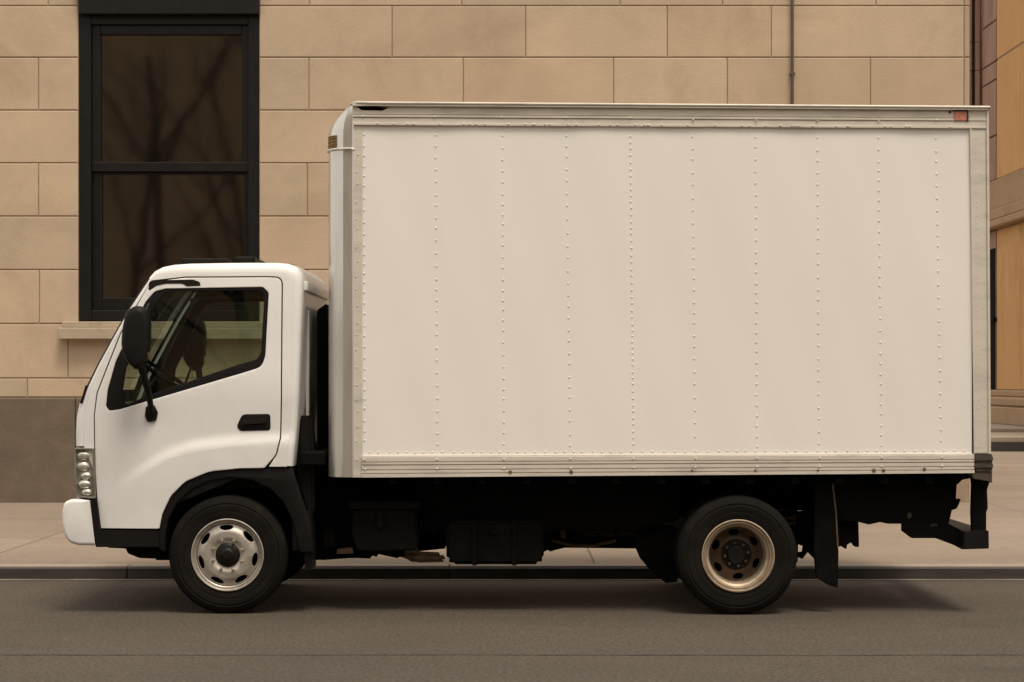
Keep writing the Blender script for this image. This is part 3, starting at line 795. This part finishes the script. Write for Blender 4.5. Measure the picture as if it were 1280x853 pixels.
def rear_wheel(px, y0, s=1):
    cx = W(px, 0)[0]; cz = Rt-.004
    wh = P('wheel', tyre_bm(cx, cz, Rt, y0, .20, .222, s), M['rubber'], smooth=30)
    def add(name, b, m, sm=35): return P(name, b, m, wh, smooth=sm)
    b = NB()
    lathe(b, [(r, y0+s*y) for r, y in [(.171,.160),(.174,.09),(.178,.06),(.183,.050),(.187,.048),(.195,.044),(.198,.02),(.204,.012),(.209,.013),(.213,.016),(.216,.008),(.222,-.004),(.229,-.002),(.228,.012),(.222,.02)]], cx, cz, 96)
    add('rim', b, M['rimlip'])
    b = disc_plate(cx, cz, .1725, .062, 6, .142, .033, lambda r: s*(.142-.030*sstep(.16, .085, r)), phase=pi/6+.1, yf=y0+.0, squash=.55)
    add('disc', b, M['dish'])
    b = NB(); lathe(b, [(.0005, y0+.080*s), (.048, y0+.080*s), (.056, y0+.087*s), (.058, y0+.14*s)], cx, cz, 40); lathe(b, [(.092, y0+.113*s), (.098, y0+.109*s), (.098, y0+.1155*s), (.06, y0+.110*s)], cx, cz, 40); add('hub', b, M['hub'])
    b = NB(); lathe(b, [(.055,y0+.1085*s),(.097,y0+.1085*s)], cx, cz, 40); add('hub_ring', b, M['hub'])
    for k in range(8): add('lug_nut', lug(cx, cz, 2*pi*k/8+.15, .073, y0+.109*s, .0095, .022), M['dish'], 40)
    b = NB(); lathe(b, [(.0005, y0+.185*s), (.2, y0+.185*s)], cx, cz, 32); add('brake_drum', b, M['chassis'])
    P('wheel', tyre_bm(cx, cz, Rt, y0+.235*s, .20, .222, s), M['rubber'], smooth=30)
rear_wheel(923, .012); rear_wheel(923, 2.12-.012, -1)

# ------------------------------------------------------------------ cargo box
YB1 = 2.13
cbx = empty('cargo_box', (0, 1.05, 1), None, None); 
cbx.parent = truck; cbx.location = (0, 0, 1)
def B(name, bm, m, par=None, **k): return obj(name, bm, m, par or cbx, **k)
XLp, XRp = 452.5, 1215
topL, topR, botL, botR = 156.5, 161, 570, 567.5        # panel edges (py) at left and right
def zt_(px): return W(0, topL+(topR-topL)*(px-453)/(1218-453))[1]
def zb__(px): return W(0, botL+(botR-botL)*(px-453)/(1218-453))[1]
def xw(px): return W(px, 0)[0]
cols = [(455,456),(544.5,547),(628,630),(708,713),(788,792),(865.5,869.5),(944.5,946.5),(1022,1024),(1098,1102),(1170,1177)]
def wav(x, z):
    return .0016*sin(x*7.8+.4*sin(z*2.1))+.0012*sin(z*3.1+x*1.7)+.0008*sin(x*17+z*5)
def side_panel(y0, s):
    b = NB(); nx, nz = 200, 44; V = []
    for i in range(nx+1):
        px = XLp+(XRp-XLp)*i/nx; x = xw(px); a, c = zb__(px), zt_(px)
        V.append([b.verts.new((x, y0+s*wav(x, a+(c-a)*j/nz), a+(c-a)*j/nz)) for j in range(nz+1)])
    for i in range(nx):
        for j in range(nz): b.faces.new((V[i][j], V[i+1][j], V[i+1][j+1], V[i][j+1]))
    def rivet(x, z, r=.0066, h=.0032):
        y = y0+s*(wav(x, z)-.0008); n_ = 8
        base = [b.verts.new((x+r*cos(2*pi*k/n_), y, z+r*sin(2*pi*k/n_))) for k in range(n_)]
        mid = [b.verts.new((x+.75*r*cos(2*pi*k/n_), y-s*h*.7, z+.75*r*sin(2*pi*k/n_))) for k in range(n_)]
        tp = b.verts.new((x, y-s*h, z))
        for k in range(n_):
            b.faces.new((base[k], base[(k+1) % n_], mid[(k+1) % n_], mid[k])); b.faces.new((mid[k], mid[(k+1) % n_], tp))
    for ci, (a, c) in enumerate(cols):
        step = .042 if ci == 4 else (.075 if ci % 2 else .068)
        z0, z1 = zb__(c), zt_(a); z = z1-.06
        while z > z0+.05:
            t = (z1-z)/(z1-z0); x = xw(a+(c-a)*t)
            rivet(x+random.uniform(-.0012, .0012), z)
            z -= step*random.uniform(.82, 1.16)
    px = 462
    while px < 1212:
        rivet(xw(px), zb__(px)+.022+random.uniform(-.0015, .0015), .0066); px += random.uniform(10, 15)
    return b
B('side_panel', side_panel(.004, 1), M['panel'], smooth=30)
B('side_panel', side_panel(YB1-.004, -1), M['panel'], smooth=30)
def rail(name, bands, pl, pr, xa, xb, s, y0, m, rivs=()):
    """bands: list of (f0,f1,proj) fractions from top to bottom; pl,pr=(top,bottom) py at both ends"""
    b = NB()
    prof_ = []
    for f0, f1, pj in bands:
        prof_ += [(f0, pj), (f1, pj)]
    rows = []
    for px, (t, bt) in ((xa, pl), (xb, pr)):
        x = xw(px); row = []
        for f, pj in prof_:
            z = W(0, t+(bt-t)*f)[1]; row.append(b.verts.new((x, y0-s*pj, z)))
        zt0 = W(0, t)[1]; zb0 = W(0, bt)[1]
        row.append(b.verts.new((x, y0+s*.03, zb0))); row.append(b.verts.new((x, y0+s*.03, zt0)))
        rows.append(row)
    nn = len(rows[0])
    for k in range(nn): b.faces.new((rows[0][k], rows[0][(k+1) % nn], rows[1][(k+1) % nn], rows[1][k]))
    b.faces.new(rows[0]); b.faces.new(rows[1][::-1])
    for (px, f) in rivs:
        t = pl[0]+(pr[0]-pl[0])*(px-xa)/(xb-xa); bt = pl[1]+(pr[1]-pl[1])*(px-xa)/(xb-xa)
        x, z = W(px, t+(bt-t)*f); lathe(b, [(.0075, y0-s*.006), (.005, y0-s*.018), (.0004, y0-s*.020)], x, z, 8)
    return B(name, b, m)
for s, y0 in ((1, 0), (-1, YB1)):
    rv = [(c[0]+random.uniform(-1, 1), random.choice((.62, .7))) for c in cols]+[(random.uniform(470, 1200), .93) for _ in range(46)]
    rail('top_rail', [(0,.16,.030),(.17,.22,.003),(.23,.50,.008),(.51,.54,.002),(.55,.64,.014),(.65,.68,.003),(.69,.90,.009),(.91,1,.013)], (128.5,156.5), (134,161), 441, 1233, s, y0, M['rail'], rv)
    rv = [(c[1]+random.uniform(-.5, .5), f) for c in cols for f in (.18, .62)]
    rail('bottom_rail', [(0,.05,.008),(.06,.26,.011),(.27,.31,.003),(.32,.40,.013),(.41,.45,.004),(.46,.62,.011),(.63,.68,.003),(.69,.80,.013),(.81,.84,.004),(.85,1,.014)], (570,597), (567.5,591.5), 452.5, 1217.5, s, y0, M['rail'], rv)
# dark bolt stains on the lower rail
for px, py, r in ((638,590,.016),(714,590,.017),(1092,588,.018),(1104,588,.016),(1155,586.5,.015),(865,588,.010),(944,588,.010),(1022,588,.010)):
    b = NB(); x, z = W(px, py); lathe(b, [(r*.7, -.0145), (r*.6, -.019), (.0005, -.020)], x, z, 12); B('bolt', b, M['rust'], smooth=40)
# corner post + front wall + rounded front top
plan = [(453,0.0),(442,0.0),(440.5,.004),(439.5,.014),(428.5,.026),(427.3,.034),(420,.052),(414.5,.078),(410.5,.115),(408,.16),(407,.215)]
def front_left(py):      # leftmost px at a given row
    return interp([(128,441),(130.5,434),(134,428.5),(140,421.5),(147,415),(155,410),(163,407.6),(172,407)], py)
rowsP = [597, 560, 500, 440, 380, 320, 260, 215, 190, 180, 172, 163, 155, 147, 140, 134, 130.5, 128.3]
bm = NB(); V = []; nP = len(plan)
for py in rowsP:
    s = (441-front_left(py))/34.0; z = W(0, py)[1]; r = []
    full = plan+[(407, .6), (407, 1.06)]
    for px, y in full:
        x = xw(px if px >= 441 else 441+(px-441)*s)
        r.append((x, y, z))
    r += [(x, YB1-y, z) for x, y, z in r[::-1][1:]]
    V.append([bm.verts.new(p) for p in r])
for a, b in zip(V, V[1:]):
    for j in range(len(a)-1):
        f = bm.faces.new((a[j], a[j+1], b[j+1], b[j])); f.material_index = 1 if (j == 0 or j == len(a)-2) else 0
bm.faces.new(V[-1])
for k in range(22):
    py = 175+k*19+random.uniform(-4, 4)
    x, z = W(446+random.uniform(-1.5, 1.5), py); lathe(bm, [(.006, .001), (.004, -.003), (.0004, -.0035)], x, z, 8, mi=1)
B('corner_post', bm, [M['post'], M['rail']], smooth=28)
# trim lip round the corner and gold marker plate
def plan_at(py, off):
    s = (441-front_left(py))/34.0; pts = []
    for i, (px, y) in enumerate(plan):
        x = xw(px if px >= 441 else 441+(px-441)*s)
        a = Vector((xw(plan[max(i-1, 0)][0]), plan[max(i-1, 0)][1])); c = Vector((xw(plan[min(i+1, nP-1)][0]), plan[min(i+1, nP-1)][1])); e = (c-a).normalized()
        nn = Vector((e.y, -e.x))
        if nn.x > 0 or (nn.y > 0): nn = -nn
        pts.append(Vector((x+nn.x*off, y+nn.y*off)))
    return pts
bm = NB(); pz = W(0, 186.5)[1]
tube(bm, [(p.x, p.y, pz+(.004 if i > 1 else -.006)) for i, p in enumerate(plan_at(186, .004))][1:], .0085, 8); B('corner_trim', bm, M['rail'], smooth=60)
bm = NB(); lo = plan_at(185, .003); hi = plan_at(168, .003); zz = (W(0,184.5)[1], W(0,168)[1])
for k in range(6, 10):
    bm.faces.new([bm.verts.new(p) for p in ((lo[k].x, lo[k].y, zz[0]), (lo[k+1].x, lo[k+1].y, zz[0]), (hi[k+1].x, hi[k+1].y, zz[1]), (hi[k].x, hi[k].y, zz[1]))])
r_ = bmesh.ops.solidify(bm, geom=bm.faces[:], thickness=.002)
mk = B('marker_plate', bm, M['amber'])
bm = NB(); lo = plan_at(185, .0055)
for j, (f, w0, w1) in enumerate(((168.8,6,10),(172.5,6,9.6),(176.2,6.5,10),(180,6,9.4),(183.6,6,10))):
    z = W(0, f)[1]
    for k in range(6, 10): 
        a, c = lo[k], lo[k+1]
        bm.faces.new([bm.verts.new(p) for p in ((a.x, a.y, z-.003), (c.x, c.y, z-.003), (c.x, c.y, z+.003), (a.x, a.y, z+.003))])
obj('marker_print', bm, M['amberline'], mk)
# roof and roof edge, floor
bm = NB()
prism(bm, [W(441,129.5), W(1233,135), W(1233,140), W(441,140)], .03, YB1-.03)
B('roof', bm, M['panel'])
bm = NB(); tube(bm, [(xw(438), .0, W(0,131.5)[1]), (xw(441), -.012, W(0,130.2)[1]), (xw(447), -.022, W(0,129.2)[1]), (xw(462), -.026, W(0,129.6)[1]), (xw(800), -.026, W(0,132)[1]), (xw(1236), -.026, W(0,135.2)[1])], [.006,.011,.012,.0105,.010,.010], 10)
B('roof_gutter', bm, surf('gutter_dull_metal', (.48,.44,.37), .5, metal=.2, var=.12, scale=8, dirt=(.15,.12,.09), dscale=4, damt=.6, stretch=(.6,1,1)), smooth=60)
bm = NB(); prism(bm, [W(446,134), W(470,133.4), W(487,135), (W(478,139)), W(452,138.5)], -.0085, .0, .001); B('scuffed_seal', bm, M['chassis'])
bm = NB(); prism(bm, [W(448,596), W(1217,590), W(1217,580), W(448,582)], .03, YB1-.03)
for k in range(1, 14):
    x = xw(430+k*56); box(bm, x, x+.05, .03, YB1-.03, W(0,606)[1], W(0,596)[1], .003)
B('floor_frame', bm, M['chassis'])
# rear frame
rf = NB()
prism(rf, [W(1211.5,161.5), W(1233,161.5), W(1236,567), W(1217.5,567)], -.006, .10, .004)
prism(rf, [W(1208.5,135.5), W(1233,136), W(1233,161), W(1211,161)], -.010, .10, .004)
prism(rf, [W(1232.3,134), W(1235.5,134), W(1238,567), W(1235,567)], -.016, .06, .002)
prism(rf, [W(1212,161), W(1214.2,161), W(1219.5,567), W(1217,567)], -.012, .0, .001)
for k in range(46):
    t = k/45; py = 175+385*t+random.uniform(-2, 2); px = 1219.5+4*t
    if random.random() < .82:
        x, z = W(px, py); lathe(rf, [(.0035, -.006), (.002, -.009), (.0003, -.0095)], x, z, 6)
rfo = B('rear_frame', rf, M['rail'])
m2 = rfo.data.copy(); 
m2.transform(Matrix.Translation((0, YB1-2.1, 0)) @ Matrix.Scale(-1, 4, (0, 1, 0))); m2.flip_normals(); o2 = bpy.data.objects.new('rear_frame', m2); COL.objects.link(o2); o2.parent = cbx
bm = NB(); xr0 = xw(1224)
for k in range(9):
    z0 = W(0,565)[1]+k*.235; box(bm, xr0-.02, xr0+.0, .10, YB1-.10, z0, z0+.232, .006)
box(bm, xr0-.03, xw(1236), .10, YB1-.10, W(0,160)[1], W(0,136)[1], .004)
B('rear_door', bm, M['panel'])
bm = NB(); prism(bm, [W(1192,140), W(1208,140), W(1208,151.5), W(1192,151.5)], -.016, .0, .002); ml = B('marker_light', bm, M['red'])
bm = NB(); prism(bm, [W(1191,136.5), W(1209,136.5), W(1209,139.5), W(1191,139.5)], -.019, .0, .001); prism(bm, [W(1208,139.5), W(1209.6,139.5), W(1209.8,152), W(1208,152)], -.019, .0, .001); obj('marker_hood', bm, M['redblack'], ml)
bm = NB(); lathe(bm, [(.008, -.008), (.006, -.014), (.0005, -.015)], *W(1187, 140.5), 8); B('plug', bm, M['black'])
# rear casting
bm = NB(); prism(bm, [W(1218.5,568), W(1240,568), W(1240,590), W(1218.5,590)], -.012, .16, .004)
prism(bm, [W(1217.5,571), W(1240.5,571), W(1240.5,576), W(1217.5,576)], -.020, .1, .002); prism(bm, [W(1217.5,580), W(1240.5,580), W(1240.5,585), W(1217.5,585)], -.020, .1, .002)
prism(bm, [W(1212,590), W(1240,590), W(1240,604), W(1236,602), W(1217,599)], -.006, .16, .003)
B('rear_corner_casting', bm, surf('casting_dark', (.045,.036,.026), .6, var=.4, scale=20, dirt=(.12,.09,.06), dscale=8, damt=.6))

# ------------------------------------------------------------------ chassis
bm = NB()
for y0 in (.62, 1.42):
    prism(bm, [W(385,604,13.4), W(1190,600,13.4), W(1190,640,13.4), W(1010,640,13.4), W(960,632,13.4), W(880,632,13.4), W(840,652,13.4), W(385,655,13.4)], y0, y0+.07)
for px in (420, 560, 700, 820, 1000, 1150):
    x = xw(px); box(bm, x, x+.08, .65, 1.45, .72, .82)
P('chassis_frame', bm, M['chassis'])
def slab(name, pts, y0, y1, m=None, bev=.006, d=None, par=None):
    b = NB(); prism(b, toW(pts, D0+y0 if d is None else d), y0, y1, bev); return P(name, b, m or M['chassis'], par)
# side skirt mass: battery box, tanks, gearbox
bb = slab('battery_box', [(440,634),(520,634),(522,688),(470,691),(446,689),(439,670)], .16, .60, M['under'], .012)
slab('battery_lid', [(436,628),(525,628),(525,637),(436,637)], .14, .62, M['under'], .005, par=bb)
slab('gearbox', [(385,598),(560,598),(560,686),(520,690),(500,699),(485,696),(468,692),(466,699),(440,698),(400,701),(386,700)], .66, 1.45, bev=.02)
slab('exhaust_pipe', [(500,694),(510,690),(552,692),(558,703),(520,704),(508,701)], .42, .52, M['rust'], .02)
slab('bracket', [(421,687),(440,685),(442,692),(421,693)], .30, .36, M['rust'], .003)
slab('bracket', [(506,686),(522,687),(522,692),(506,691)], .33, .40, M['rust'], .003)
ft = slab('fuel_tank', [(560,652),(676,652),(680,660),(680,698),(674,706),(566,706),(558,700),(557,660)], .20, .70, M['under'], .02)
slab('tank_strap', [(590,650),(596,650),(596,707),(590,707)], .19, .71, M['chassis'], .002, par=ft)
slab('tank_strap', [(640,650),(646,650),(646,707),(640,707)], .19, .71, M['chassis'], .002, par=ft)
slab('air_tank', [(520,600),(850,600),(850,650),(790,664),(700,662),(682,668),(560,664),(520,664)], .40, .58, bev=.01)
slab('spare_carrier', [(676,640),(800,640),(822,660),(800,667),(764,663),(762,668),(758,661),(740,664),(735,661),(730,664),(712,662),(708,668),(700,678),(690,690),(684,683),(680,690),(676,660)], .7, 1.3, bev=0)
bm = NB(); tube(bm, [(xw(520)*1.08, 1.05, .42+.06), (xw(700)*1.08, 1.05, .47), (xw(915)*1.08, 1.05, .44)], .055, 14); P('drive_shaft', bm, M['rust'], smooth=50)
slab('shaft_guard', [(684,668),(714,672),(800,672),(812,684),(798,686),(706,685),(686,690)], .66, .74, bev=.003)
# front mudguard + strut behind the front wheel
slab('intake_pipe', [(372,520),(389,520),(392,560),(393,640),(386,655),(372,610)], .22, .40, M['black'], .02)
slab('engine', [(240,600),(400,560),(400,700),(364,702),(300,690),(240,680)], .75, 1.35, bev=.03)
slab('mudguard', [(364,640),(388,640),(391,684),(389,714),(381,714),(380,686),(366,690)], .10, .40, M['black'], .004)
bm = NB(); box(bm, xw(372), xw(404), .14, 2.0, .93, 1.02, .01); P('cab_support', bm, M['chassis'])
slab('gap_shade_slab', [(397,388),(409,380),(409,600),(397,600)], .75, 1.9, d=13.6)  # black slab added between cab and box, standing in for the gap's deep shade
for k, (a, b, zz, y) in enumerate(((392,470,668,.5),(520,600,640,.38),(676,800,652,.42),(690,770,676,.62),(1060,1130,628,.3))):
    bm = NB(); P0 = [W(a+(b-a)*i/10, zz+14*sin(pi*i/10)*(1 if k != 3 else .5)+random.uniform(-1,1), D0+y) for i in range(11)]
    tube(bm, [(x, y, z) for x, z in P0], .011, 6); P('hose', bm, M['rust'] if k == 3 else M['under'])
for (a, b, c, d_, y) in ((470,478,640,660,.14),(700,706,650,674,.6),(742,750,655,672,.58),(530,545,650,668,.38),(766,772,640,668,.6),(404,418,662,684,.3),(1086,1094,596,612,.16),(612,622,662,668,.185)):
    slab('bracket', [(a,c),(b,c+1),(b+1,d_),(a+1,d_-1)], y, y+.05, M['rust'] if a in (700,) else M['under'], .002)
# rear axle, springs, guards
bm = NB(); ax_ = W(923, 0)[0]; tube(bm, [(ax_, .4, .37), (ax_, 1.7, .37)], .07, 16)
bmesh.ops.create_uvsphere(bm, u_segments=20, v_segments=12, radius=.17, matrix=Matrix.Translation((ax_, 1.06, .37)))
P('rear_axle', bm, M['chassis'], smooth=60)
bm = NB(); axf = C(284, 0)[0]; tube(bm, [(axf, .28, .34), (axf, 1.78, .34)], .045, 12); P('front_axle', bm, M['chassis'], smooth=60)
for y0 in (.52, 1.55):
    b = NB()
    for k in range(5):
        L = .62-k*.09; pts = [(ax_+L*(i/6-1), y0, .50+.05*((i-6)/6)**2*(L/.6)**2-k*.014+.05) for i in range(13)]
        for p, q in zip(pts, pts[1:]): box(b, p[0], q[0]+.001, y0-.03, y0+.03, min(p[2], q[2])-.006, max(p[2], q[2])+.006)
    P('leaf_spring', b, M['rust'])
slab('mudguard', [(792,640),(860,640),(852,700),(846,728),(832,729),(812,712),(800,698),(794,684)], .50, .53, M['under'], .003)
def flap(y0, y1):
    b = NB(); prism(b, toW([(1018,600),(1040,600),(1044,640),(1048,690),(1047,735),(1034,731),(1020,722),(1017,690),(1018,640)], 12.95), y0, y1, .004)
    f = P('mud_flap', b, M['under'])
    b = NB(); tube(b, [W3 for W3 in [(W(1041,604,12.93)[0], y0-.004, W(1041,604,12.93)[1]), (W(1045,640,12.93)[0], y0-.004, W(1045,640,12.93)[1]), (W(1047.5,684,12.93)[0], y0-.004, W(1047.5,684,12.93)[1])]], .006, 6); P('flap_edge', b, M['rust'], f)
flap(.14, .17); flap(1.95, 1.98)
slab('spring_hanger', [(996,640),(1020,640),(1020,700),(1010,690),(1003,699),(998,697),(998,692),(1008,691),(1006,684),(996,680)], .45, .55, bev=0)
slab('rear_bracket', [(1044,592),(1074,592),(1073,650),(1074,684),(1069,684),(1065,678),(1059,681),(1058,687),(1052,683),(1047,684)], .25, .33, bev=.003)
rb_o = [(1044,590),(1196,590),(1196,606),(1195,624),(1201,624),(1199,630),(1196,636),(1190,638),(1186,655),(1198,661),(1208,666),(1236,664),(1236,686),(1203,687),(1176,673),(1140,673),(1128,664),(1128,655),(1110,655),(1100,653),(1086,656),(1074,653),(1044,650)]
h1 = [(1138+4*cos(2*pi*k/12), 645+4*sin(2*pi*k/12)) for k in range(12)]
h2 = [(1162,656),(1168,653.5),(1175,656),(1176,660),(1163,660)]
bm = plate(toW(rb_o, 12.98), [toW(h1, 12.98), toW(h2, 12.98)], .18, .05, .003)
lg = P('tail_bracket', bm, M['chassis'])
bm = plate(toW([(1044,590),(1196,590),(1190,632),(1128,640),(1044,636)], 12.98), [], 1.9, .05, .003); P('tail_bracket', bm, M['chassis'])
bm = NB(); prism(bm, toW([(1205,664.5),(1236,663.5),(1236.5,686),(1204,686.5)], 12.85), .05, 2.08, .006)
rbm = P('rear_bumper', bm, M['black'])
bm = NB(); prism(bm, toW([(1214,592),(1236,590),(1237,604),(1234,612),(1235,636),(1233,640),(1233,668),(1216,668),(1215,640),(1216,606)], 12.9), .10, .16, .004)
P('bumper_post', bm, M['chassis'])
bm = NB(); prism(bm, toW([(1214,592),(1236,590),(1237,604),(1234,612),(1235,636),(1233,640),(1233,668),(1216,668),(1215,640),(1216,606)], 12.9), 1.95, 2.01, .004)
P('bumper_post', bm, M['chassis'])
bm = NB(); prism(bm, toW([(1184,590),(1214,590),(1214,598),(1203,600),(1197,606),(1184,604)], 12.9), .10, 2.0, .003); P('rear_crossmember', bm, M['chassis'])

# ------------------------------------------------------------------ light, world, camera
SUN_EL, SUN_AZ = 66, 28      # sun behind the camera, a little to the right
w = bpy.data.worlds.new('World'); scene.world = w; w.use_nodes = True; nt = w.node_tree
bg = nt.nodes['Background']; sky = nt.nodes.new('ShaderNodeTexSky'); sky.sky_type = 'NISHITA'; sky.sun_disc = False
sky.sun_elevation = R(SUN_EL); sky.sun_rotation = R(180-SUN_AZ); sky.air_density = 1.0; sky.dust_density = 6.0; sky.ozone_density = .6
# overcast veil: most of the sky's blue washed to a warm grey cloud deck
mxw = nt.nodes.new('ShaderNodeMix'); mxw.data_type = 'RGBA'; mxw.inputs[0].default_value = .72; mxw.inputs[7].default_value = (8.6, 7.9, 6.9, 1)
nt.links.new(sky.outputs[0], mxw.inputs[6]); nt.links.new(mxw.outputs[2], bg.inputs[0]); bg.inputs[1].default_value = .11
sl = bpy.data.lights.new('sun', 'SUN'); sl.energy = 2.0; sl.angle = R(20); sl.color = (1, .90, .76)
so = bpy.data.objects.new('sun', sl); COL.objects.link(so)
so.rotation_euler = (R(90-SUN_EL), 0, R(SUN_AZ)); so.location = (0, -20, 30)
cam = bpy.data.cameras.new('camera'); co = bpy.data.objects.new('camera', cam); COL.objects.link(co)
co.location = (0, -D0, CH); co.rotation_euler = (R(90), 0, 0)
cam.sensor_width = 36; cam.lens = 36*F/1280; cam.shift_y = (HZ-426.5)/1280; cam.clip_end = 2000; cam.clip_start = .1
scene.camera = co
vs = scene.view_settings
vs.view_transform = 'Standard'; vs.look = 'None'; vs.gamma = 1; vs.exposure = 0.55
vs.use_curve_mapping = False
